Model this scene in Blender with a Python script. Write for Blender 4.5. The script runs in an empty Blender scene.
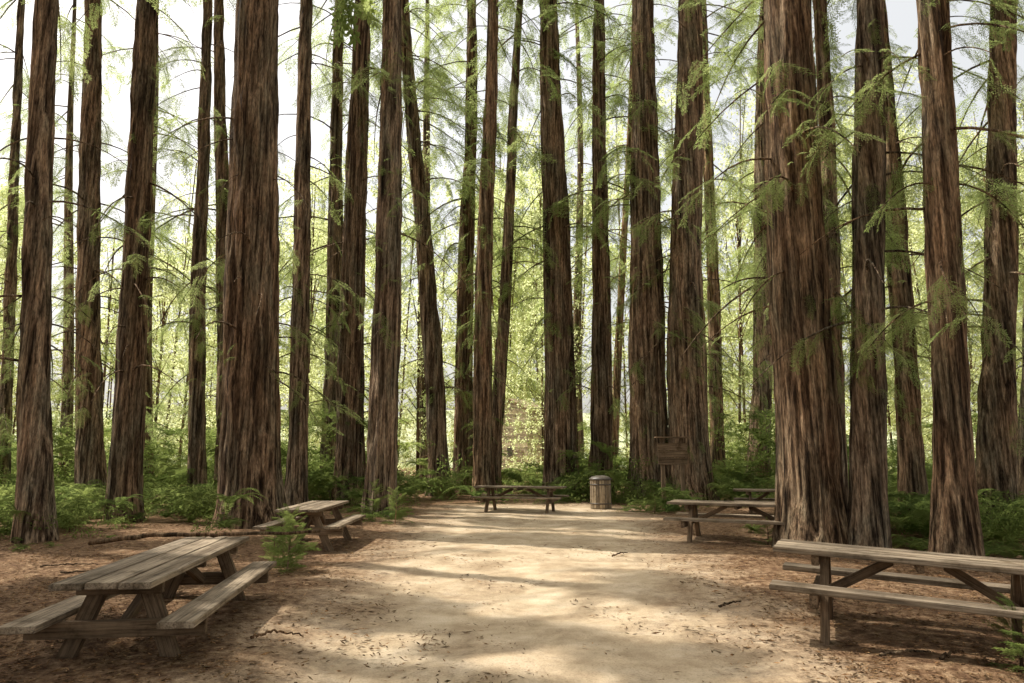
import bpy, math, random, bmesh
import numpy as np
from mathutils import Vector, Matrix
random.seed(7); rng=np.random.default_rng(7)
S=bpy.context.scene
S.view_settings.view_transform='Standard'; S.view_settings.look='None'; S.view_settings.exposure=0
# ---------------------------------------------------------------- camera
CH=1.7; F=683.0; PITCH=math.atan(114/F)
cam=bpy.data.cameras.new('camera'); co=bpy.data.objects.new('camera',cam); S.collection.objects.link(co)
cam.sensor_width=36; cam.lens=24; cam.clip_end=3000
co.location=(0,0,CH); co.rotation_euler=(math.pi/2+PITCH,0,0); S.camera=co
def ray(px,py):
    u=(px-512)/F; v=(341.5-py)/F
    return u, math.cos(PITCH)-v*math.sin(PITCH), math.sin(PITCH)+v*math.cos(PITCH)
def ground_at(px,py):
    u,y,z=ray(px,py); t=-CH/z; return u*t,y*t
def at_depth(px,py,d):
    u,y,z=ray(px,py); t=d/y; return u*t, CH+z*t
# ---------------------------------------------------------------- light
AZ=Vector((-0.93,0.37)).normalized(); EL=math.radians(57)
sv=Vector((AZ.x*math.cos(EL),AZ.y*math.cos(EL),math.sin(EL)))
sun=bpy.data.lights.new('sun','SUN'); sun.energy=5; sun.angle=math.radians(0.5); sun.color=(1,0.95,0.85)
so=bpy.data.objects.new('sun',sun); S.collection.objects.link(so); so.rotation_euler=(-sv).to_track_quat('-Z','Y').to_euler(); so.location=(-20,20,60)
W=bpy.data.worlds.new('World'); S.world=W; W.use_nodes=True
nt=W.node_tree; bg=nt.nodes['Background']; sk=nt.nodes.new('ShaderNodeTexSky'); sk.sky_type='NISHITA'; sk.sun_disc=False
sk.sun_elevation=EL; sk.sun_rotation=math.atan2(AZ.x,AZ.y); sk.air_density=1.0; sk.dust_density=8.0; sk.ozone_density=0.6
hs=nt.nodes.new('ShaderNodeHueSaturation'); hs.inputs['Saturation'].default_value=0.6; nt.links.new(sk.outputs[0],hs.inputs['Color'])
hz_=nt.nodes.new('ShaderNodeMix'); hz_.data_type='RGBA'; hz_.blend_type='ADD'; hz_.inputs[0].default_value=1.0; hz_.inputs[7].default_value=(3.5,3.4,3.05,1)   # constant pale haze added to lift the sky's light
nt.links.new(hs.outputs[0],hz_.inputs[6]); nt.links.new(hz_.outputs[2],bg.inputs[0]); bg.inputs[1].default_value=0.15
# ---------------------------------------------------------------- materials
def newmat(n):
    m=bpy.data.materials.new(n); m.use_nodes=True; m.node_tree.nodes.clear(); return m,m.node_tree
def N(nt,t,**k):
    n=nt.nodes.new(t)
    for a,b in k.items(): setattr(n,a,b)
    return n
def ramp(nt,stops):
    r=nt.nodes.new('ShaderNodeValToRGB'); e=r.color_ramp.elements
    while len(e)<len(stops): e.new(0.5)
    for k,(p,c) in enumerate(stops): e[k].position=p; e[k].color=(*c,1)
    return r
def mapping(nt,scale,coord='Object',rnd=True):
    tc=nt.nodes.new('ShaderNodeTexCoord'); mp=nt.nodes.new('ShaderNodeMapping'); mp.inputs['Scale'].default_value=scale
    nt.links.new(tc.outputs[coord],mp.inputs[0])
    if rnd:
        oi=nt.nodes.new('ShaderNodeObjectInfo'); mu=N(nt,'ShaderNodeMath',operation='MULTIPLY'); mu.inputs[1].default_value=57.0
        nt.links.new(oi.outputs['Random'],mu.inputs[0]); cb=nt.nodes.new('ShaderNodeCombineXYZ')
        for i in range(3): nt.links.new(mu.outputs[0],cb.inputs[i])
        nt.links.new(cb.outputs[0],mp.inputs['Location'])
    return mp
def noise(nt,vec,scale,detail=6,rough=0.6):
    n=nt.nodes.new('ShaderNodeTexNoise'); n.inputs['Scale'].default_value=scale; n.inputs['Detail'].default_value=detail; n.inputs['Roughness'].default_value=rough
    nt.links.new(vec,n.inputs['Vector']); return n
def mixc(nt,mode,fac,a,b):
    m=N(nt,'ShaderNodeMix',data_type='RGBA',blend_type=mode)
    for v,s in ((fac,0),(a,6),(b,7)):
        if isinstance(v,(int,float)): m.inputs[s].default_value=v
        elif isinstance(v,tuple): m.inputs[s].default_value=(*v,1)
        else: nt.links.new(v,m.inputs[s])
    return m.outputs[2]
def bark_mat(name,dark,mid,light,vary=True):
    m,nt=newmat(name); o=N(nt,'ShaderNodeOutputMaterial'); p=N(nt,'ShaderNodeBsdfPrincipled'); p.inputs['Roughness'].default_value=0.95
    p.inputs['Specular IOR Level'].default_value=0.1
    n0=noise(nt,mapping(nt,(1,1,0.045)).outputs[0],6.5,3,0.5)      # broad furrows between bark plates
    n1=noise(nt,mapping(nt,(1,1,0.06)).outputs[0],13,6,0.68)
    n2=noise(nt,mapping(nt,(1,1,0.16)).outputs[0],42,4,0.65)
    n3=noise(nt,mapping(nt,(1,1,0.30)).outputs[0],1.6,6,0.65)
    r1=ramp(nt,[(0.38,dark),(0.50,mid),(0.66,light)]); nt.links.new(n1.outputs[0],r1.inputs[0])
    r0=ramp(nt,[(0.42,(0.30,0.27,0.25)),(0.50,(1,1,1)),(0.65,(1.15,1.13,1.1))]); nt.links.new(n0.outputs[0],r0.inputs[0])
    r2=ramp(nt,[(0.32,(0.35,0.35,0.35)),(0.62,(1.35,1.33,1.3))]); nt.links.new(n2.outputs[0],r2.inputs[0])
    c=mixc(nt,'MULTIPLY',1.0,r1.outputs[0],r2.outputs[0]); c=mixc(nt,'MULTIPLY',0.8,c,r0.outputs[0])
    r3=ramp(nt,[(0.38,(0.72,0.80,0.79)),(0.60,(1.18,1.08,0.99))]); nt.links.new(n3.outputs[0],r3.inputs[0])
    c=mixc(nt,'MULTIPLY',1.0,c,r3.outputs[0])
    oi=N(nt,'ShaderNodeObjectInfo'); r4=ramp(nt,[(0,(0.74,0.78,0.79)),(0.35,(1.22,1.18,1.14)),(0.6,(0.84,0.80,0.75)),(1,(1.3,1.15,1.0))]); nt.links.new(oi.outputs['Random'],r4.inputs[0])
    c=mixc(nt,'MULTIPLY',1.0,c,r4.outputs[0])
    nt.links.new(c,p.inputs['Base Color'])
    ad=N(nt,'ShaderNodeMath',operation='MULTIPLY_ADD'); nt.links.new(n2.outputs[0],ad.inputs[0]); ad.inputs[1].default_value=0.4; nt.links.new(n1.outputs[0],ad.inputs[2])
    ae=N(nt,'ShaderNodeMath',operation='MULTIPLY_ADD'); nt.links.new(n0.outputs[0],ae.inputs[0]); ae.inputs[1].default_value=1.2; nt.links.new(ad.outputs[0],ae.inputs[2])
    b=N(nt,'ShaderNodeBump'); b.inputs['Strength'].default_value=1.0; b.inputs['Distance'].default_value=0.13
    nt.links.new(ae.outputs[0],b.inputs['Height']); nt.links.new(b.outputs[0],p.inputs['Normal']); nt.links.new(p.outputs[0],o.inputs[0]); return m
BARK=bark_mat('redwood_bark',(0.060,0.043,0.032),(0.285,0.210,0.150),(0.54,0.435,0.33))
TWIGM=bark_mat('twig_bark',(0.10,0.07,0.045),(0.20,0.14,0.095),(0.34,0.26,0.18))
def leaf_mat(name,c0,c1,t0,t1,tr=0.5,hf=0.35):
    m,nt=newmat(name); o=N(nt,'ShaderNodeOutputMaterial')
    oi=N(nt,'ShaderNodeObjectInfo'); g=N(nt,'ShaderNodeNewGeometry')
    n=noise(nt,g.outputs['Position'],0.35,3,0.6); nf=noise(nt,g.outputs['Position'],hf,1,0.6)
    a=N(nt,'ShaderNodeMath',operation='MULTIPLY_ADD'); nt.links.new(oi.outputs['Random'] if hf<1 else nf.outputs[0],a.inputs[0]); a.inputs[1].default_value=0.5
    s=N(nt,'ShaderNodeMath',operation='SUBTRACT'); nt.links.new(n.outputs[0],s.inputs[0]); s.inputs[1].default_value=0.25
    nt.links.new(s.outputs[0],a.inputs[2])
    d=N(nt,'ShaderNodeBsdfDiffuse'); t=N(nt,'ShaderNodeBsdfTranslucent')
    nt.links.new(mixc(nt,'MIX',a.outputs[0],c0,c1),d.inputs[0]); nt.links.new(mixc(nt,'MIX',a.outputs[0],t0,t1),t.inputs[0])
    mx=N(nt,'ShaderNodeMixShader'); mx.inputs[0].default_value=tr; nt.links.new(d.outputs[0],mx.inputs[1]); nt.links.new(t.outputs[0],mx.inputs[2])
    nt.links.new(mx.outputs[0],o.inputs[0]); return m
LEAF_R=leaf_mat('redwood_needles',(0.08,0.11,0.04),(0.17,0.21,0.075),(0.38,0.50,0.14),(0.80,0.88,0.36))
LEAF_D=leaf_mat('hazed_broad_leaves',(0.20,0.24,0.09),(0.37,0.39,0.17),(0.76,0.86,0.38),(0.99,0.99,0.64),0.68,5.0)  # background leaves, colour paled to stand in for distance haze
LEAF_U=leaf_mat('undergrowth_leaves',(0.04,0.07,0.022),(0.115,0.14,0.045),(0.17,0.25,0.06),(0.46,0.53,0.16))
def wood_mat(name,base,ax=0):
    m,nt=newmat(name); o=N(nt,'ShaderNodeOutputMaterial'); p=N(nt,'ShaderNodeBsdfPrincipled'); p.inputs['Roughness'].default_value=0.85
    p.inputs['Specular IOR Level'].default_value=0.15
    sc=[1,1,1]; sc[ax]=0.04
    n1=noise(nt,mapping(nt,tuple(sc)).outputs[0],55,6,0.65); n2=noise(nt,mapping(nt,tuple(sc)).outputs[0],9,3,0.5); n3=noise(nt,mapping(nt,(1,1,1)).outputs[0],3.5,6,0.7)
    lo=tuple(v*0.4 for v in base); hi=tuple(min(1,v*1.4) for v in base)
    r=ramp(nt,[(0.34,lo),(0.5,base),(0.70,hi)]); nt.links.new(n1.outputs[0],r.inputs[0])
    r2=ramp(nt,[(0.35,(0.62,0.58,0.54)),(0.65,(1.15,1.15,1.15))]); nt.links.new(n2.outputs[0],r2.inputs[0])
    r3=ramp(nt,[(0.34,(0.48,0.45,0.40)),(0.48,(0.95,0.95,0.95)),(0.68,(1.18,1.18,1.18))]); nt.links.new(n3.outputs[0],r3.inputs[0])
    c=mixc(nt,'MULTIPLY',1.0,r.outputs[0],r2.outputs[0]); c=mixc(nt,'MULTIPLY',1.0,c,r3.outputs[0])
    oi=N(nt,'ShaderNodeObjectInfo'); r4=ramp(nt,[(0,(0.72,0.70,0.68)),(1,(1.15,1.12,1.08))]); nt.links.new(oi.outputs['Random'],r4.inputs[0])
    c=mixc(nt,'MULTIPLY',1.0,c,r4.outputs[0]); nt.links.new(c,p.inputs['Base Color'])
    b=N(nt,'ShaderNodeBump'); b.inputs['Strength'].default_value=0.8; b.inputs['Distance'].default_value=0.014; nt.links.new(n1.outputs[0],b.inputs['Height'])
    nt.links.new(b.outputs[0],p.inputs['Normal']); nt.links.new(p.outputs[0],o.inputs[0]); return m
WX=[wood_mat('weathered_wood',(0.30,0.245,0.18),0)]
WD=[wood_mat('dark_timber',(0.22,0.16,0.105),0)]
WP=[wood_mat('pale_siding',(0.50,0.41,0.29),0)]
WC=[wood_mat('cabin_siding',(0.76,0.66,0.50),0)]
# ---------------------------------------------------------------- mesh helpers
def mk_mesh(name,V,Fq,mats,smooth=True):
    me=bpy.data.meshes.new(name); V=np.asarray(V,np.float32); Fq=np.asarray(Fq,np.int32)
    me.vertices.add(len(V)); me.vertices.foreach_set('co',V.ravel())
    k=Fq.shape[1]; me.loops.add(Fq.size); me.loops.foreach_set('vertex_index',Fq.ravel())
    me.polygons.add(len(Fq)); me.polygons.foreach_set('loop_start',np.arange(0,Fq.size,k,dtype=np.int32))
    for m in mats: me.materials.append(m)
    me.polygons.foreach_set('use_smooth',np.full(len(Fq),smooth)); me.update(calc_edges=True); return me
def link(name,me,loc=(0,0,0),parent=None):
    o=bpy.data.objects.new(name,me); S.collection.objects.link(o); o.location=loc
    if parent: o.parent=parent
    return o
def rhombi(P,D,Wd):
    n=len(P); V=np.empty((n,4,3)); V[:,0]=P; V[:,1]=P+D*0.45+Wd; V[:,2]=P+D; V[:,3]=P+D*0.45-Wd
    return V.reshape(-1,3), np.arange(4*n).reshape(n,4)
def lib_coll(name,objs):
    c=bpy.data.collections.new(name)
    for o in objs: c.objects.link(o)
    return c
def unit(v): return v/np.maximum(np.linalg.norm(v,axis=-1,keepdims=True),1e-9)
def redwood_spray(seed,mat,L=1.0,nt_=22,wid=0.008,ll=0.075,m=9):
    r=np.random.default_rng(seed); P=[];D=[];Wd=[]
    def stem(t): return np.array([L*t, 0.06*math.sin(3*t+seed), -0.28*t*t*L])
    for i in range(nt_):
        t=(i+1)/nt_; side=1 if i%2 else -1; b=stem(t); ln=0.34*L*(1-0.7*t)*r.uniform(0.7,1.2)
        ang=side*math.radians(r.uniform(40,62)); dr=np.array([math.cos(ang),math.sin(ang),-0.25+r.uniform(-.25,.2)]); dr/=np.linalg.norm(dr)
        for j in range(m):
            s=(j+0.6)/m; q=b+dr*ln*s+np.array([0,0,-0.12*s*s*ln]); sd=1 if j%2 else -1
            pr=np.array([-dr[1]*sd,dr[0]*sd,0]); dd=unit(dr*0.7+pr*0.8+r.normal(0,.12,3))
            P.append(q);D.append(dd*ll*r.uniform(.7,1.2)); w=np.cross(dd,[0,0,1]+r.normal(0,.35,3)); Wd.append(unit(w)*wid)
        P.append(b);D.append(dr*ln);Wd.append(np.array([0,0,0.003]))
    for i in range(8):
        a=stem(i/8);b=stem((i+1)/8); P.append(a);D.append(b-a);Wd.append(np.array([0,0,0.005]))
    V,Q=rhombi(np.array(P),np.array(D),np.array(Wd)); return bpy.data.objects.new('needle_spray',mk_mesh('needle_spray',V,Q,[mat],False))
def leaf_cluster(seed,mat,n=90,R=0.5,ll=0.10,wd=0.028):
    r=np.random.default_rng(seed); c=r.normal(0,1,(n,3)); c=unit(c)*(r.uniform(0.05,1,(n,1))**0.5)*R*np.array([1,1,0.55])
    d=unit(unit(c)+r.normal(0,.7,(n,3))+np.array([0,0,-.4])); w=unit(np.cross(d,r.normal(0,1,(n,3))+[0,0,1.2]))
    V,Q=rhombi(c,d*ll*r.uniform(.6,1.3,(n,1)),w*wd); return bpy.data.objects.new('leaf_cluster',mk_mesh('leaf_cluster',V,Q,[mat],False))
def fern(seed,mat):
    r=np.random.default_rng(seed);P=[];D=[];Wd=[]
    for f in range(11):
        az=r.uniform(0,6.28); L=r.uniform(.5,.95); h=np.array([math.cos(az),math.sin(az),0]); sdv=np.array([-h[1],h[0],0]); lift=r.uniform(.5,1.1)
        for i in range(18):
            t=(i+1)/18; p=h*L*t*0.8+np.array([0,0,L*(lift*t-0.85*t*t)]); tn=unit(h*0.8+np.array([0,0,lift-1.7*t]))
            for s in (-1,1):
                ln=0.16*math.sin(math.pi*(0.12+0.86*t)); P.append(p);D.append(unit(sdv*s+tn*.35+np.array([0,0,-.15]))*ln*r.uniform(.8,1.15));Wd.append(tn*0.016)
            q=h*L*(t-1/18)*0.8+np.array([0,0,L*(lift*(t-1/18)-0.85*(t-1/18)**2)]); P.append(q);D.append(p-q);Wd.append(sdv*0.004)
    V,Q=rhombi(np.array(P),np.array(D),np.array(Wd)); return bpy.data.objects.new('fern_fronds',mk_mesh('fern_fronds',V,Q,[mat],False))
C_RED=lib_coll('needle_sprays',[redwood_spray(i,LEAF_R) for i in range(4)])
C_MID=lib_coll('mid_sprays',[redwood_spray(60+i,LEAF_R,1.0,16,0.013,0.12,6) for i in range(4)])
C_COA=lib_coll('coarse_sprays',[redwood_spray(40+i,LEAF_R,1.0,14,0.042,0.19,5) for i in range(4)])
C_UND=lib_coll('ground_plants',[fern(1,LEAF_U),fern(2,LEAF_U),leaf_cluster(11,LEAF_U,110,.42,.09,.022),leaf_cluster(12,LEAF_U,80,.4,.13,.012)])
C_FERN=lib_coll('sword_ferns',[fern(3,LEAF_U),fern(4,LEAF_U),fern(5,LEAF_U)])
C_SAP=lib_coll('sapling_sprays',[redwood_spray(20+i,LEAF_U,0.6,20,0.007,0.06) for i in range(3)])
def gn_group(coll):
    g=bpy.data.node_groups.new('scatter_'+coll.name,'GeometryNodeTree')
    g.interface.new_socket('Geometry',in_out='INPUT',socket_type='NodeSocketGeometry'); g.interface.new_socket('Geometry',in_out='OUTPUT',socket_type='NodeSocketGeometry')
    n=g.nodes; gi=n.new('NodeGroupInput'); go=n.new('NodeGroupOutput'); ip=n.new('GeometryNodeInstanceOnPoints'); ci=n.new('GeometryNodeCollectionInfo')
    ci.inputs['Collection'].default_value=coll; ci.inputs['Separate Children'].default_value=True; ci.inputs['Reset Children'].default_value=True
    ip.inputs['Pick Instance'].default_value=True
    def at(nm,ty): a=n.new('GeometryNodeInputNamedAttribute'); a.data_type=ty; a.inputs['Name'].default_value=nm; return a.outputs['Attribute']
    L=g.links.new; L(gi.outputs[0],ip.inputs['Points']); L(ci.outputs[0],ip.inputs['Instance']); L(at('rot','FLOAT_VECTOR'),ip.inputs['Rotation'])
    L(at('scl','FLOAT'),ip.inputs['Scale']); L(at('idx','INT'),ip.inputs['Instance Index']); L(ip.outputs[0],go.inputs[0]); return g
G_RED=gn_group(C_RED);G_MID=gn_group(C_MID);G_COA=gn_group(C_COA);G_UND=gn_group(C_UND);G_SAP=gn_group(C_SAP);G_FERN=gn_group(C_FERN)
def scatter(name,P,R,Sc,I,group,loc=(0,0,0),parent=None):
    me=bpy.data.meshes.new(name); P=np.asarray(P,np.float32).reshape(-1,3); me.vertices.add(len(P)); me.vertices.foreach_set('co',P.ravel())
    me.attributes.new('rot','FLOAT_VECTOR','POINT').data.foreach_set('vector',np.asarray(R,np.float32).ravel())
    me.attributes.new('scl','FLOAT','POINT').data.foreach_set('value',np.asarray(Sc,np.float32))
    me.attributes.new('idx','INT','POINT').data.foreach_set('value',np.asarray(I,np.int32)); me.update()
    o=link(name,me,loc,parent); m=o.modifiers.new('scatter','NODES'); m.node_group=group; return o
# ---------------------------------------------------------------- ground
def vnoise(x,y,seed):
    r=np.random.default_rng(seed); G=r.uniform(-1,1,(64,64)); x=np.asarray(x,float);y=np.asarray(y,float)
    xi=np.floor(x).astype(int);yi=np.floor(y).astype(int);fx=x-xi;fy=y-yi;fx=fx*fx*(3-2*fx);fy=fy*fy*(3-2*fy)
    a=G[xi%64,yi%64];b=G[(xi+1)%64,yi%64];c=G[xi%64,(yi+1)%64];d=G[(xi+1)%64,(yi+1)%64]
    return (a*(1-fx)+b*fx)*(1-fy)+(c*(1-fx)+d*fx)*fy
def pathmask(x,y):
    cx=0.03*y; hw=2.0+0.07*np.clip(y,0,18); a=np.abs(x-cx)/hw; m=np.clip((1.45-a)/0.9,0,1); m=m*np.clip((27-y)/4,0,1); return m
def gz(x,y):
    x=np.asarray(x,float);y=np.asarray(y,float); z=0.05*vnoise(x*.5,y*.5,1)+0.02*vnoise(x*1.7,y*1.7,2)+0.012*vnoise(x*4,y*4,3)
    z=z+0.17*np.exp(-((x+3.7)/2.0)**4-((y-6.3)/3.2)**4)
    return z*(np.exp(-((x**2+y**2)/80**2)))
# openings in the canopy: where sunbeams reach the clearing floor, the foliage is thinned out
BEAMS=[(-0.6,5.3,1.9,.26),(2.0,7.2,1.9,.40),(0.2,8.8,1.5,.20),(-2.5,6.8,.8,.20),(-0.8,10.4,2.1,.40),(2.2,11.2,1.6,.25),(0.7,13.1,2.6,.42),(-2.4,14.0,1.4,.4),(3.2,14.6,1.4,.3),(0.2,16.4,2.6,.5),(1.2,19.6,3.2,.6),(-2.5,19.0,1.2,.6),(0.8,23.5,3.5,.8),(3.9,6.5,1.2,.5),(-3.4,7.2,.6,.9),(-5.2,11.5,1.5,.6),(5.2,9.8,1.0,.4),(-4.2,4.6,1.3,.35),(3.4,4.9,1.0,.3),(-7.5,16.5,.9,2.0),(6.2,13,.8,1.5)]
def landing_lit(x,y):
    r=np.zeros(np.shape(x),bool)
    for (bx,by,rx,ry) in BEAMS:
        dx=x-bx; dy=(y-by)+0.40*dx
        r|=((dx/(rx+.60))**2+(dy/(ry+.66))**2)<1
    return r
SX=sv.x/sv.z; SY=sv.y/sv.z
def keep(Pw):
    Pw=np.asarray(Pw,float); lx=Pw[:,0]-Pw[:,2]*SX; ly=Pw[:,1]-Pw[:,2]*SY
    return ~landing_lit(lx,ly)
xs=np.concatenate([[-900,-400,-200,-100,-60],np.arange(-40,-12,0.8),np.arange(-12,12,0.16),np.arange(12,40.1,0.8),[60,100,200,400,900]])
ys=np.concatenate([[-900,-400,-200,-100,-50],np.arange(-30,2,0.8),np.arange(2,28,0.16),np.arange(28,70,1.0),[80,100,150,250,500,900]])
X,Y=np.meshgrid(xs,ys,indexing='ij'); nx,ny=X.shape; V=np.stack([X,Y,gz(X,Y)],-1).reshape(-1,3)
ii=(np.arange(nx-1)[:,None]*ny+np.arange(ny-1)[None]).ravel(); Q=np.stack([ii,ii+ny,ii+ny+1,ii+1],1)
GM,nt=newmat('forest_floor'); o=N(nt,'ShaderNodeOutputMaterial'); p=N(nt,'ShaderNodeBsdfPrincipled'); p.inputs['Roughness'].default_value=0.95; p.inputs['Specular IOR Level'].default_value=0.1
at=N(nt,'ShaderNodeAttribute',attribute_name='path'); mp=mapping(nt,(1,1,1),'Object',False).outputs[0]
nA=noise(nt,mp,0.9,6,0.65); nB=noise(nt,mp,9,8,0.7); nC=noise(nt,mp,55,4,0.7); nD=noise(nt,mp,1.6,7,0.62)
a=N(nt,'ShaderNodeMath',operation='MULTIPLY_ADD'); nt.links.new(nA.outputs[0],a.inputs[0]); a.inputs[1].default_value=1.3; nt.links.new(at.outputs['Fac'],a.inputs[2])
a2=N(nt,'ShaderNodeMath',operation='MULTIPLY_ADD'); nt.links.new(nB.outputs[0],a2.inputs[0]); a2.inputs[1].default_value=0.5; nt.links.new(a.outputs[0],a2.inputs[2])
mr=N(nt,'ShaderNodeMapRange'); mr.inputs['From Min'].default_value=1.2; mr.inputs['From Max'].default_value=1.95; nt.links.new(a2.outputs[0],mr.inputs[0])
dirt=ramp(nt,[(0.32,(0.37,0.275,0.175)),(0.5,(0.53,0.415,0.28)),(0.68,(0.66,0.54,0.39))]); nt.links.new(nD.outputs[0],dirt.inputs[0])
duff=ramp(nt,[(0.35,(0.08,0.042,0.024)),(0.5,(0.205,0.122,0.068)),(0.68,(0.42,0.29,0.175))]); nt.links.new(nB.outputs[0],duff.inputs[0])
c=mixc(nt,'MIX',mr.outputs[0],duff.outputs[0],dirt.outputs[0])
sp=ramp(nt,[(0.33,(0.5,0.45,0.4)),(0.48,(1,1,1)),(0.7,(1.15,1.15,1.12))]); nt.links.new(nC.outputs[0],sp.inputs[0])
fsp=N(nt,'ShaderNodeMath',operation='MULTIPLY_ADD'); nt.links.new(mr.outputs[0],fsp.inputs[0]); fsp.inputs[1].default_value=-0.5; fsp.inputs[2].default_value=1.0
c=mixc(nt,'MULTIPLY',fsp.outputs[0],c,sp.outputs[0]); nt.links.new(c,p.inputs['Base Color'])
hh=N(nt,'ShaderNodeMath',operation='MULTIPLY_ADD'); nt.links.new(nC.outputs[0],hh.inputs[0]); hh.inputs[1].default_value=0.35; nt.links.new(nB.outputs[0],hh.inputs[2])
b=N(nt,'ShaderNodeBump'); b.inputs['Distance'].default_value=0.05; fb=N(nt,'ShaderNodeMath',operation='MULTIPLY'); nt.links.new(fsp.outputs[0],fb.inputs[0]); fb.inputs[1].default_value=0.75; nt.links.new(fb.outputs[0],b.inputs['Strength'])
nt.links.new(hh.outputs[0],b.inputs['Height']); nt.links.new(b.outputs[0],p.inputs['Normal']); nt.links.new(p.outputs[0],o.inputs[0])
me=mk_mesh('ground',V,Q,[GM]); me.attributes.new('path','FLOAT','POINT').data.foreach_set('value',pathmask(X,Y).ravel().astype(np.float32))
link('ground',me)
# ---------------------------------------------------------------- redwood trees
def tube(pts,rad,seg=5):
    pts=np.asarray(pts,float); n=len(pts); t=unit(np.gradient(pts,axis=0)); up=np.array([0.13,0.21,1.0]) 
    s=unit(np.cross(t,up)); w=unit(np.cross(s,t)); th=np.linspace(0,2*np.pi,seg,endpoint=False)
    V=pts[:,None]+(s[:,None]*np.cos(th)[None,:,None]+w[:,None]*np.sin(th)[None,:,None])*np.asarray(rad)[:,None,None]
    i=np.arange(n-1)[:,None]*seg; j=np.arange(seg)[None]; Q=np.stack([i+j,i+(j+1)%seg,i+seg+(j+1)%seg,i+seg+j],-1).reshape(-1,4)
    return V.reshape(-1,3),Q
class Acc:
    def __init__(s): s.V=[];s.Q=[];s.n=0
    def add(s,V,Q): s.V.append(V);s.Q.append(Q+s.n);s.n+=len(V)
    def get(s): return np.concatenate(s.V),np.concatenate(s.Q)
NI=0
def redwood(x,y,r,lean=(0,0),H=32,near=True,low=8,n_low=12,n_up=24,sprout=14,flare=0.5,up0=14,seed=0,name='redwood_tree',coarse_above=99,grp=None,bl=(1.2,4.0),clumps=5):
    global NI
    g=np.random.default_rng(seed+100); seg=int(np.clip(2*np.pi*r/0.035,28,120)) if near else 24; nz=int(H/0.28) if near else 36
    zz=np.concatenate([np.linspace(-0.3,3,26)[:-1],np.linspace(3,H,nz)]); th=np.linspace(0,2*np.pi,seg,endpoint=False)
    T,Z=np.meshgrid(th,zz); t=np.clip(Z/H,0,1); prof=(1.06-0.82*t**1.15)
    M=max(5,int(2*np.pi*r/0.15)); tw=g.uniform(-.04,.04)
    def pn(M,cell,sd):
        G=np.random.default_rng(sd).uniform(-1,1,(M,64)); u=((T+tw*Z)/(2*np.pi)*M)%M; v=(Z+5)/cell
        ui=np.floor(u).astype(int);vi=np.floor(v).astype(int);fu=u-ui;fv=v-vi;fu=fu*fu*(3-2*fu);fv=fv*fv*(3-2*fv)
        A=G[ui%M,vi%64];B=G[(ui+1)%M,vi%64];C=G[ui%M,(vi+1)%64];D=G[(ui+1)%M,(vi+1)%64]; return (A*(1-fu)+B*fu)*(1-fv)+(C*(1-fu)+D*fu)*fv
    R=r*prof*(1+0.07*pn(4,3.5,seed)+0.045*pn(7,1.6,seed+1))
    if near: R=R+0.07*min(1,r/0.4)*(0.35-np.abs(pn(M,1.5,seed+2)))*1.2+0.025*pn(M*2,.5,seed+3)
    R=R+r*flare*np.exp(-np.maximum(Z,0)/0.75)*(0.75+0.45*pn(6,9,seed+4))
    sway=g.uniform(-.15,.15,2); cxx=lean[0]*Z+sway[0]*np.sin(Z/H*8); cyy=lean[1]*Z+sway[1]*np.sin(Z/H*5+1)
    V=np.stack([cxx+R*np.cos(T),cyy+R*np.sin(T),Z],-1).reshape(-1,3); n=len(zz)
    i=np.arange(n-1)[:,None]*seg; j=np.arange(seg)[None]; Q=np.stack([i+j,i+(j+1)%seg,i+seg+(j+1)%seg,i+seg+j],-1).reshape(-1,4)
    A=Acc(); A.add(V,Q); P=[];E=[];Sc=[]; P2=[];E2=[];S2=[]
    def axis(z): return np.array([lean[0]*z+sway[0]*math.sin(z/H*8),lean[1]*z+sway[1]*math.sin(z/H*5+1),z]), r*(1.06-0.82*(z/H)**1.15)
    def branch(z,L,sc,dens,bare=False,az=None,co_=False):
        c,rr=axis(z); az=g.uniform(0,2*np.pi) if az is None else az; h=np.array([math.cos(az),math.sin(az),0]); up=g.uniform(-.35,.35); k=7; tt=np.linspace(0,1,k)
        side=np.array([-h[1],h[0],0])*g.uniform(-.3,.3)
        pts=c+h*rr*0.7+h*L*tt[:,None]+side*L*(tt**2)[:,None]+np.array([0,0,1.0])*(up*L*tt-0.55*L*tt**2)[:,None]
        A.add(*tube(pts,(0.008+0.009*L)*(1-0.85*tt)+0.003,4))
        if bare: return
        for q in range(max(2,int(L*dens))):
            s=g.uniform(0.25,1); f=s*(k-1); a=int(min(f,k-2)); pp=pts[a]+(pts[a+1]-pts[a])*(f-a)
            e=(g.uniform(-.5,.5),g.uniform(0.15,1.0),az+g.choice([-1,1])*g.uniform(0.1,1.1)); s_=sc*g.uniform(.6,1.2)
            if co_: P2.append(pp);E2.append(e);S2.append(s_)
            else: P.append(pp);E.append(e);Sc.append(s_)
    for q in range(n_low): branch(g.uniform(low,up0),g.uniform(.6,2.4),0.7,5,bare=g.random()<0.2)
    for q in range(n_up):
        z=g.uniform(up0,min(H*0.98,coarse_above)) if coarse_above>up0 else None
        if z: branch(z,g.uniform(*bl)*(1.15-0.6*z/H),1.15,3.6)
    if coarse_above<H:  # crown clumps out of view, packed dense to shade the floor
        for q in range(clumps):
            z0=g.uniform(max(coarse_above,up0),min(H*.97,max(coarse_above,up0)+11)); az0=g.uniform(0,6.28)
            for w in range(5): branch(min(H*.99,z0+g.normal(0,.4)),g.uniform(2.0,4.2)*(1.2-0.6*z0/H),1.3,5.2,az=az0+g.normal(0,.35),co_=True)
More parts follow.
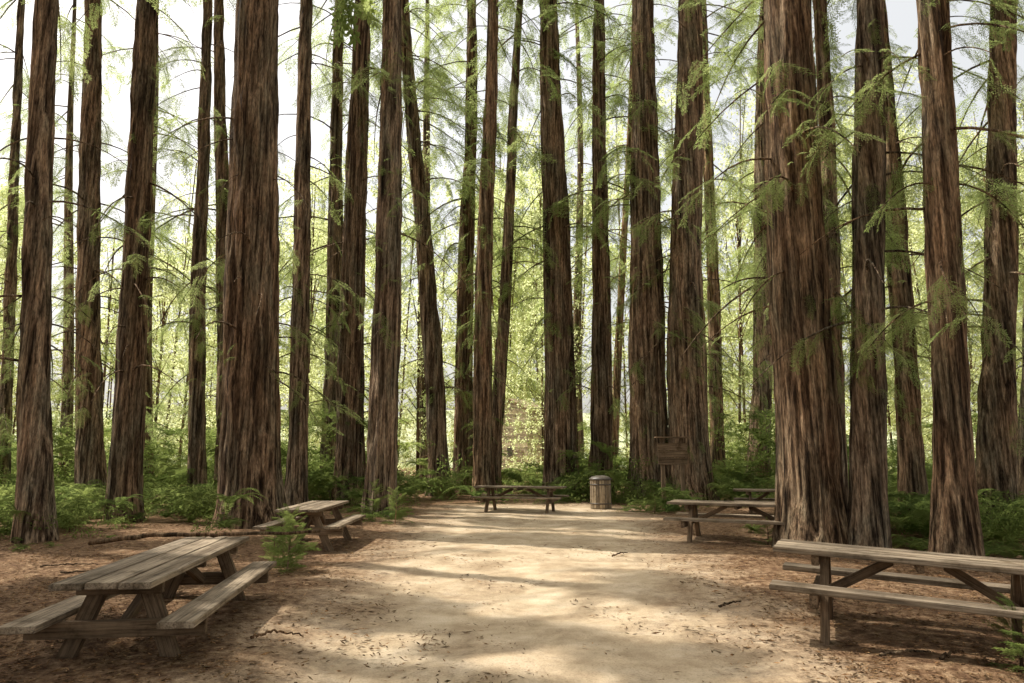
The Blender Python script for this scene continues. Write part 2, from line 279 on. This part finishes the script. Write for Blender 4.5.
    for q in range(sprout):
        z=g.uniform(2.2,up0+6); c,rr=axis(z); az0=g.uniform(0,6.28)
        for w in range(g.integers(2,7)):
            az=az0+g.normal(0,.35); P.append(c+np.array([math.cos(az),math.sin(az),0])*rr*0.95+[0,0,g.normal(0,.35)]); E.append((g.uniform(-.6,.6),g.uniform(-.2,1.3),az+g.normal(0,.6))); Sc.append(g.uniform(.25,.65))
    V,Q=A.get(); z0=float(gz(x,y)); ob=link(name,mk_mesh(name,V,Q,[BARK]),(x,y,z0))
    for (p_,e_,s_,gr,nm) in ((P,E,Sc,grp or G_RED,'foliage'),(P2,E2,S2,G_COA,'shade_crown')):
        if not p_: continue
        p_=np.array(p_);e_=np.array(e_);s_=np.array(s_)
        ctr=p_+np.stack([np.cos(e_[:,2])*np.cos(e_[:,1]),np.sin(e_[:,2])*np.cos(e_[:,1]),-np.sin(e_[:,1])],1)*s_[:,None]*.5
        k=keep(ctr+[x,y,z0])
        if k.sum(): NI+=int(k.sum()); scatter(nm,p_[k],e_[k],s_[k],g.integers(0,4,int(k.sum())),gr,parent=ob)
    return ob
TL=[(8,0,13,22,27),(35,540,30,47,0),(92,507,25,93,0),(124,520,28,148,0),(150,0,13,152,34),(68,0,12,70,36),(200,0,16,207,25),
(251,527,52,259,0),(226,0,17,221,26),(299,0,18,306,24),(331,0,17,340,30),(350,0,24,362,25),(379,515,26,393,0),
(440,0,18,406,30),(425,0,11,428,40),(465,0,17,470,31),(484,0,17,490,27),(492,0,12,521,29),(562,497,29,549,0),(580,0,9,577,40),(599,0,19,600,29),
(612,0,8,634,36),(648,0,34,642,27),(692,502,35,688,0),(715,0,13,704,31),(755,0,20,766,30),(816,548,57,788,0),(838,541,18,818,0),(866,551,33,873,0),
(915,527,24,878,0),(962,566,37,932,0),(996,530,34,1001,0),(1034,520,22,1050,0),(778,0,10,787,38)]
for k,(px,py,w,tx,dd) in enumerate(TL):
    if dd: d=dd; X0=(px-512)/F*d*math.cos(PITCH)
    else: X0,d=ground_at(px,py)
    xt,zt=at_depth(tx,0,d); lx=(xt-X0)/zt; r=w*0.5*d/F/0.90*math.cos(math.atan2(X0,d))
    if d<33: r-=0.012
    far=d>=28; shader=(X0<-4 and d<30)
    redwood(X0,d,r,(lx,random.uniform(-.01,.01)),H=random.uniform(31,38),near=d<33,low=3.2 if X0<-5 else 4,n_low=(20 if abs(X0)>5 else 11) if d<28 else 13,n_up=36 if far else int(max(0,(d*.78-9))*(2.0 if abs(X0)>6 else 1.4)),sprout=int((34 if X0>4 and d<25 else 21)*random.uniform(.4,1.8)),flare=random.uniform(.35,.6),up0=11 if far else 10 if abs(X0)>5 else 12,seed=k*11,
            coarse_above=99 if far else d*.78+6,grp=G_MID if far else G_RED,bl=(2.0,5.0) if far else (1.2,3.6),clumps=8 if shader else 3)
SHADE_TREES=[(9.5,3.5,.5,12),(14,7.5,.6,17),(13,-2.5,.5,10),(19,9,.55,18),(20,16,.6,24),(9,-5,.5,10),(-10,3.5,.5,13),(-13,1,.6,10),(-8,-4,.5,10),(2,-9,.6,12),(-14.5,7.5,.6,17),(-20,13,.6,21),(-17.5,12,.5,19),(-24,19,.6,24),(-17,5,.5,13),(-9.6,5.0,.3,14),(-18,9.0,.4,17),(-12,5.6,.3,15),(-8,1.5,.4,12)]  # unseen trees added outside the frame to cast shade on the clearing
for k,(x,y,r,ca) in enumerate(SHADE_TREES):
    redwood(x,y,r,(random.uniform(-.02,.02),random.uniform(-.02,.02)),H=random.uniform(29,35),near=False,low=8,n_low=2,n_up=0,sprout=3,up0=ca,seed=2000+k*13,coarse_above=ca,clumps=9 if x<0 else 4)
print('redwood instances',NI)
# ---------------------------------------------------------------- background broadleaf woodland (one mass)
A=Acc(); g=np.random.default_rng(5); LP=[]; LS=[]
spots=[(g.uniform(38,80),g.uniform(-.85,.85),0) for _ in range(88)]
spots=[s for s in spots if not (abs(s[1]-.02)<.05 and s[0]<60)]+[(g.uniform(66,90),g.uniform(-.05,.10),1) for _ in range(8)]+[(49,.045,2)]
for (d,xr,cen) in spots:
    x=xr*d
    H=g.uniform(9,19)*(d/50)+ (12 if x>0.02*d else 10 if x>-0.3*d else 5)
    lean=g.uniform(-.08,.08); tp=np.array([[x+lean*z,d,z] for z in np.linspace(0,H,8)]); A.add(*tube(tp,np.linspace(.10,.03,8),7))
    for b in range(int(H*1.2)):
        z=g.uniform(0.5,H); rad=g.uniform(.8,2.2); off=g.uniform(0,4.2)*(1-0.5*z/H); az=g.uniform(0,6.28)
        c=np.array([x+lean*z+off*math.cos(az),d+off*math.sin(az),z]); A.add(*tube(np.array([[x+lean*z*.8,d,z*.8],(np.array([x+lean*z,d,z])+c)/2,c]),[.03,.02,.01],4))
        n=int((125 if z<12 else 80)*rad**2); q=unit(g.normal(0,1,(n,3)))*(g.uniform(.05,1,(n,1))**.5)*rad*np.array([1,1,.55]); q+=0.25*np.sin(q*5+g.uniform(0,6,3)); q+=c; q[:,2]=np.abs(q[:,2])
        LP.append(q); LS.append(np.full(n,d/50*(1 if z<12 else 1.15)))
V,Q=A.get(); bt=link('background_trees',mk_mesh('background_trees',V,Q,[TWIGM]))
P=np.concatenate(LP); s=np.concatenate(LS)[:,None]; n=len(P); D=unit(g.normal(0,1,(n,3))+[0,0,-.4]); Wd=unit(np.cross(D,g.normal(0,1,(n,3))+[0,0,.8]))
V,Q=rhombi(P,D*s*g.uniform(.12,.26,(n,1)),Wd*s*.05); link('foliage',mk_mesh('foliage',V,Q,[LEAF_D],False),parent=bt); print('bg leaves',n)
hx=np.linspace(-260,260,150); hy=np.linspace(95,240,60); X,Y=np.meshgrid(hx,hy,indexing='ij'); hz=(Y-95)*0.10+2.0*vnoise(X*.16,Y*.16,31)+1.6*vnoise(X*.45,Y*.45,32)+.8*vnoise(X*.9,Y*.9,33)+1.0; hz[:,0]=-2
ii=(np.arange(149)[:,None]*60+np.arange(59)[None]).ravel(); HM,nt=newmat('wooded_hillside'); o=N(nt,'ShaderNodeOutputMaterial'); p=N(nt,'ShaderNodeBsdfDiffuse'); q=noise(nt,mapping(nt,(1,1,1),'Object',False).outputs[0],.8,8,.75); r=ramp(nt,[(.35,(.24,.27,.14)),(.65,(.58,.60,.40))]); nt.links.new(q.outputs[0],r.inputs[0]); nt.links.new(r.outputs[0],p.inputs[0]); nt.links.new(p.outputs[0],o.inputs[0])
link('hillside',mk_mesh('hillside',np.stack([X,Y,hz],-1).reshape(-1,3),np.stack([ii,ii+60,ii+61,ii+1],1),[HM]))
# ---------------------------------------------------------------- undergrowth
P=[];E=[];Sc=[]
def patch(px,py,rad,n,hmax=.3,s0=.5,s1=1.0):
    x,y=ground_at(px,py)
    for i in range(n):
        a=g.uniform(0,6.28); rr=rad*math.sqrt(g.random()); xx=x+rr*math.cos(a);yy=y+rr*math.sin(a)
        P.append((xx,yy,float(gz(xx,yy))+g.uniform(0,hmax))); E.append((g.uniform(-.2,.2),g.uniform(-.2,.2),g.uniform(0,6.28))); Sc.append(g.uniform(s0,s1))
for a in [(150,506,2.2,40,.7),(60,502,2.2,40,.8),(200,498,2.5,46,.9),(380,510,1.0,22,.6),(362,505,1.3,34,.9),(320,503,1.5,40,1.1),(285,503,1.5,34,1.0),(430,499,1.6,36,1.0),(465,498,1.6,34,.9),(590,500,1.2,14),(640,503,1.4,34,.8),(400,500,1.4,26,.8),
          (660,510,1.0,18,.5),(720,505,1.6,32,.8),(770,507,1.5,28,.8),(905,533,1.3,34,.7),(1000,543,1.1,40,.9),(940,526,1.6,40,.9),(870,516,2,34,.8),(560,497,1.5,16),(250,501,1.6,30,.7)]: patch(*a)
for i in range(3800):
    d=g.uniform(25,46); x=g.uniform(-.85,.85)*d
    if vnoise(x*.3,d*.3,9)<-0.35: continue
    hh=abs(g.normal(0,1.2))*(0.4+0.6*(vnoise(x*.2+7,d*.2,10)+1)); 
    if abs(x/d-.02)<.05: hh*=.4
    P.append((x,d,min(hh,3.2)));E.append((g.uniform(-.3,.3),g.uniform(-.3,.3),g.uniform(0,6.28)));Sc.append(g.uniform(.7,1.8))
for i in range(1100):
    d=g.uniform(14,26); x=g.choice([-1,1])*g.uniform(.40,.95)*d
    if vnoise(x*.5,d*.5,19)<-.12: continue
    P.append((x,d,float(gz(x,d))+g.uniform(0,.7)));E.append((0,0,g.uniform(0,6.28)));Sc.append(g.uniform(.4,1.2))
scatter('undergrowth',P,E,Sc,g.integers(0,4,len(P)),G_UND)
P=[];E=[];Sc=[]
for a in [(90,522,1.5,13,.1,.5,.85),(20,532,1.2,9,.1,.5,.85),(150,516,1.6,14,.1,.5,.9),(190,520,1.2,6,.05,.4,.7),(60,545,1.2,4,.05,.3,.5),(775,535,.6,8,.1,.35,.6),(895,547,.8,9,.1,.4,.7),(1010,556,1.0,12,.1,.4,.75),(930,550,.8,6,.1,.3,.6),(380,518,.9,6,.05,.4,.7),(655,512,.9,6,.05,.4,.7),(320,512,1.0,6,.05,.4,.7)]: patch(*a)
scatter('sword_ferns',P,E,Sc,g.integers(0,3,len(P)),G_FERN)
def sapling(px,py,h,n):
    x,y=ground_at(px,py); z=float(gz(x,y)); pts=np.array([[0,0,0],[.02,.0,h*.5],[0,.03,h]]); ob=link('redwood_sapling',mk_mesh('redwood_sapling',*tube(pts,[.015,.01,.003],6),[TWIGM]),(x,y,z))
    P=[];E=[];Sc=[]
    for i in range(n):
        t=(i+.5)/n; P.append((0,0,h*t));E.append((g.uniform(-.4,.4),g.uniform(-.7,.1)-.5*t,g.uniform(0,6.28)));Sc.append((1.05-.6*t)*h*1.0)
    scatter('foliage',P,E,Sc,g.integers(0,3,n),G_SAP,parent=ob)
sapling(287,572,.8,54); sapling(272,566,.5,28); sapling(1022,672,.5,26); sapling(768,545,.45,20); sapling(395,525,.8,30); sapling(655,515,.6,24); sapling(372,522,.9,30)
# ---------------------------------------------------------------- litter
TWIGL=bark_mat('dry_litter',(0.13,0.07,0.035),(0.28,0.17,0.09),(0.50,0.36,0.22))
def litter(seed):
    r=np.random.default_rng(seed);n=26;P=r.uniform(-.3,.3,(n,3));P[:,2]=r.uniform(0.004,.012,n);a=r.uniform(0,6.28,n);D=np.stack([np.cos(a),np.sin(a),r.normal(0,.12,n)],1)
    L=r.uniform(.02,.09,(n,1)); Wd=np.stack([-np.sin(a),np.cos(a),r.normal(0,.3,n)],1)*r.uniform(.002,.009,(n,1)); V,Q=rhombi(P,D*L,Wd); return bpy.data.objects.new('litter_bits',mk_mesh('litter_bits',V,Q,[TWIGL],False))
C_LIT=lib_coll('litter_bits',[litter(i) for i in range(4)]); G_LIT=gn_group(C_LIT)
P=[]
while len(P)<5400:
    d=3+23*g.random()**1.3; x=g.uniform(-.9,.9)*d
    if g.random()<0.93*float(pathmask(x,d))**.7: continue
    P.append((x,d,float(gz(x,d))))
n=len(P); scatter('leaf_litter',P,np.stack([np.zeros(n),np.zeros(n),g.uniform(0,6.28,n)],1),g.uniform(.7,1.4,n),g.integers(0,4,n),G_LIT)
# ---------------------------------------------------------------- picnic tables
def beam(name,a,b,w,h,mats,parent,bev=0.006):
    a=Vector(a);b=Vector(b);L=(b-a).length
    bm=bmesh.new(); bmesh.ops.create_cube(bm,size=1)
    for v in bm.verts: v.co=Vector((v.co.x*L,v.co.y*w,v.co.z*h))
    bmesh.ops.bevel(bm,geom=list(bm.edges),offset=bev,segments=2,affect='EDGES')
    me=bpy.data.meshes.new(name); bm.to_mesh(me); bm.free(); me.materials.append(mats[0]); o=bpy.data.objects.new(name,me); S.collection.objects.link(o)
    o.parent=parent; o.location=(a+b)/2; d=(b-a).normalized(); yv=Vector((0,0,1)).cross(d)
    if yv.length<1e-3: yv=Vector((0,1,0))
    yv.normalize(); zv=d.cross(yv); o.rotation_euler=Matrix((d,yv,zv)).transposed().to_euler(); return o
def picnic_table(x,y,ang,L=2.4,W=.78,planks=4,Ht=.76,sink=0.0,bo=.22,tilt=0):
    e=bpy.data.objects.new('picnic_table',None); S.collection.objects.link(e); e.location=(x,y,float(gz(x,y))-sink); e.rotation_euler=(0,tilt,ang)
    pw=(W-(planks-1)*0.012)/planks
    for i in range(planks):
        yy=-W/2+pw/2+i*(pw+.012); dx=random.uniform(-.015,.015); dz=random.uniform(-.003,.003); beam('tabletop_plank_%d'%(i+1),(-L/2+dx,yy,Ht-.024+dz),(L/2+dx,yy,Ht-.024+dz),pw,.048,WX,e)
    Bo=W/2+bo
    for s,nm in ((-1,'front'),(1,'back')):
        beam('bench_%s'%nm,(-L/2+random.uniform(-.01,.01),s*(Bo+.02),.445),(L/2,s*(Bo+.02),.447),.27,.05,WX,e)
    inx=L/2-0.38
    for sx in (-1,1):
        xx=sx*inx
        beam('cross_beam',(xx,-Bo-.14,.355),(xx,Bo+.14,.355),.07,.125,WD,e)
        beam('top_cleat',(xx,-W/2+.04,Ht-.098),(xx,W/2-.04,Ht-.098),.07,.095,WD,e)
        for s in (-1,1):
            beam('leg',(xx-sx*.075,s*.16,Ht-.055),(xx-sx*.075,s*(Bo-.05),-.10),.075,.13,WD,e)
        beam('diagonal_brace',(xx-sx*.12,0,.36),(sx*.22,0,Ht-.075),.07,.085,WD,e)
    beam('centre_cleat',(0,-W/2+.05,Ht-.085),(0,W/2-.05,Ht-.085),.06,.07,WD,e)
    return e
picnic_table(-3.26,6.8,math.atan2(1,-.13),L=3.0,planks=3,W=.72,sink=.14,bo=.17)
picnic_table(3.80,6.70,math.atan2(-.45,.9),L=2.5,planks=4,W=.75,tilt=math.radians(2.2))
picnic_table(4.55,14.1,math.atan2(-.42,.9),L=2.7)
picnic_table(-3.85,13.7,math.atan2(1,-.02),L=2.5)
picnic_table(.25,21.6,math.atan2(-.25,.96),L=2.8)
picnic_table(7.6,20.0,math.atan2(-.3,.95),L=2.4)
# ---------------------------------------------------------------- trash can
x,y=ground_at(601,508); e=bpy.data.objects.new('trash_can',None); S.collection.objects.link(e); e.location=(x,y,float(gz(x,y)))
for i in range(22):
    a=i/22*2*math.pi; o_=beam('slat_%d'%(i+1),(.33*math.cos(a),.33*math.sin(a),0.02),(.33*math.cos(a),.33*math.sin(a),.92),.083,.025,WP if i%3 else WX,e,bev=.004)
    r_=Vector((math.cos(a),math.sin(a),0)); t_=Vector((-math.sin(a),math.cos(a),0)); o_.rotation_euler=Matrix((Vector((0,0,1)),t_,-r_)).transposed().to_euler()
def lathe(name,prof,mat,parent,seg=36):
    V=[];n=len(prof)
    for r_,z_ in prof:
        for j in range(seg): V.append((r_*math.cos(j/seg*6.28318),r_*math.sin(j/seg*6.28318),z_))
    Q=[(i*seg+j,i*seg+(j+1)%seg,(i+1)*seg+(j+1)%seg,(i+1)*seg+j) for i in range(n-1) for j in range(seg)]
    return link(name,mk_mesh(name,V,Q,[mat]),(0,0,0),parent)
MM,nt=newmat('brown_painted_metal'); o=N(nt,'ShaderNodeOutputMaterial'); p=N(nt,'ShaderNodeBsdfPrincipled'); n1=noise(nt,mapping(nt,(1,1,1)).outputs[0],12,5); r=ramp(nt,[(.3,(0.05,0.04,0.03)),(.7,(0.12,0.095,0.07))]); nt.links.new(n1.outputs[0],r.inputs[0]); nt.links.new(r.outputs[0],p.inputs[0]); p.inputs['Roughness'].default_value=.5; nt.links.new(p.outputs[0],o.inputs[0])
lathe('liner',[(.001,.03),(.30,.03),(.30,.93),(.27,.93)],MM,e)
lathe('hoop_low',[(.345,.15),(.352,.15),(.352,.19),(.345,.19)],MM,e); lathe('hoop_high',[(.345,.76),(.352,.76),(.352,.80),(.345,.80)],MM,e)
lathe('lid',[(.36,.925),(.37,.94),(.365,.97),(.28,1.03),(.13,1.07),(.12,1.05),(.001,1.05)],MM,e)
# ---------------------------------------------------------------- wooden sign
x,y=ground_at(670,507); e=bpy.data.objects.new('wooden_sign',None); S.collection.objects.link(e); e.location=(x,y-.6,float(gz(x,y)))
beam('post_1',(-.32,0,-.1),(-.32,0,2.25),.12,.12,WD,e); beam('post_2',(.32,0,-.1),(.32,0,2.25),.12,.12,WD,e)
for i in range(3): beam('board_plank_%d'%(i+1),(-.48,-.085,1.5+i*.235),(.48,-.085,1.5+i*.235),.045,.225,WD,e)
beam('roof_board',(-.55,-.02,2.28),(.55,-.02,2.28),.34,.045,WD,e)
# ---------------------------------------------------------------- distant cabin in the trees
e=bpy.data.objects.new('wooden_cabin',None); S.collection.objects.link(e); e.location=(.55,57,0); e.rotation_euler=(0,0,-.6)
for nm,a,b in (('front',(-1.7,-1.2),(1.7,-1.2)),('side',(-1.74,-1.16),(-1.74,1.6)),('far_side',(1.74,-1.16),(1.74,1.6))):
    for i in range(24): beam(nm+'_board_%d'%(i+1),(a[0],a[1],.15+i*.225),(b[0],b[1],.15+i*.225),.06,.215,WC,e,bev=.01)
beam('window_frame',(-.35,-1.245,2.0),(.35,-1.245,2.0),.04,.9,WC,e); beam('window_pane',(-.27,-1.27,2.0),(.27,-1.27,2.0),.02,.75,[MM],e,bev=.003); beam('door',(.5,-1.245,1.05),(1.3,-1.245,1.05),.05,2.1,WP,e)
beam('roof_left',(-2.0,.2,5.3),(.05,.2,6.3),3.2,.1,WP,e,bev=.01); beam('roof_right',(2.0,.2,5.3),(-.05,.2,6.3),3.2,.1,WP,e,bev=.01)
link('gable',mk_mesh('gable',[(-1.7,-1.2,5.45),(1.7,-1.2,5.45),(.02,-1.2,6.24),(-.02,-1.2,6.24)],[(0,1,2,3)],WC,False),parent=e)
# ---------------------------------------------------------------- fallen branches
def stick(pts,r0,r1):
    pts=np.array(pts,float); t=np.linspace(0,1,len(pts)); tt=np.linspace(0,1,24); q=np.stack([np.interp(tt,t,pts[:,i]) for i in range(3)],1); q+=g.normal(0,.006,q.shape)
    link('fallen_branch',mk_mesh('fallen_branch',*tube(q,np.linspace(r0,r1,24),8),[TWIGM]))
stick([(-4.9,8.2,.70),(-4.1,8.12,.80),(-3.6,8.1,.80),(-3.2,8.1,.81),(-2.2,8.05,.84)],.03,.016)
for (px,py,dx,dy) in [(612,556,.35,.5),(60,572,1.0,.2),(40,568,.8,.15),(90,600,.5,.3),(250,650,.4,.2),(880,660,.5,.1),(720,610,.3,.2),(940,665,.4,.3),(175,560,1.2,-.2)]:
    x,y=ground_at(px,py); stick([(x,y,float(gz(x,y))+.02),(x+dx*.5,y+dy*.4,float(gz(x,y))+.05),(x+dx,y+dy,float(gz(x+dx,y+dy))+.02)],.014,.006)
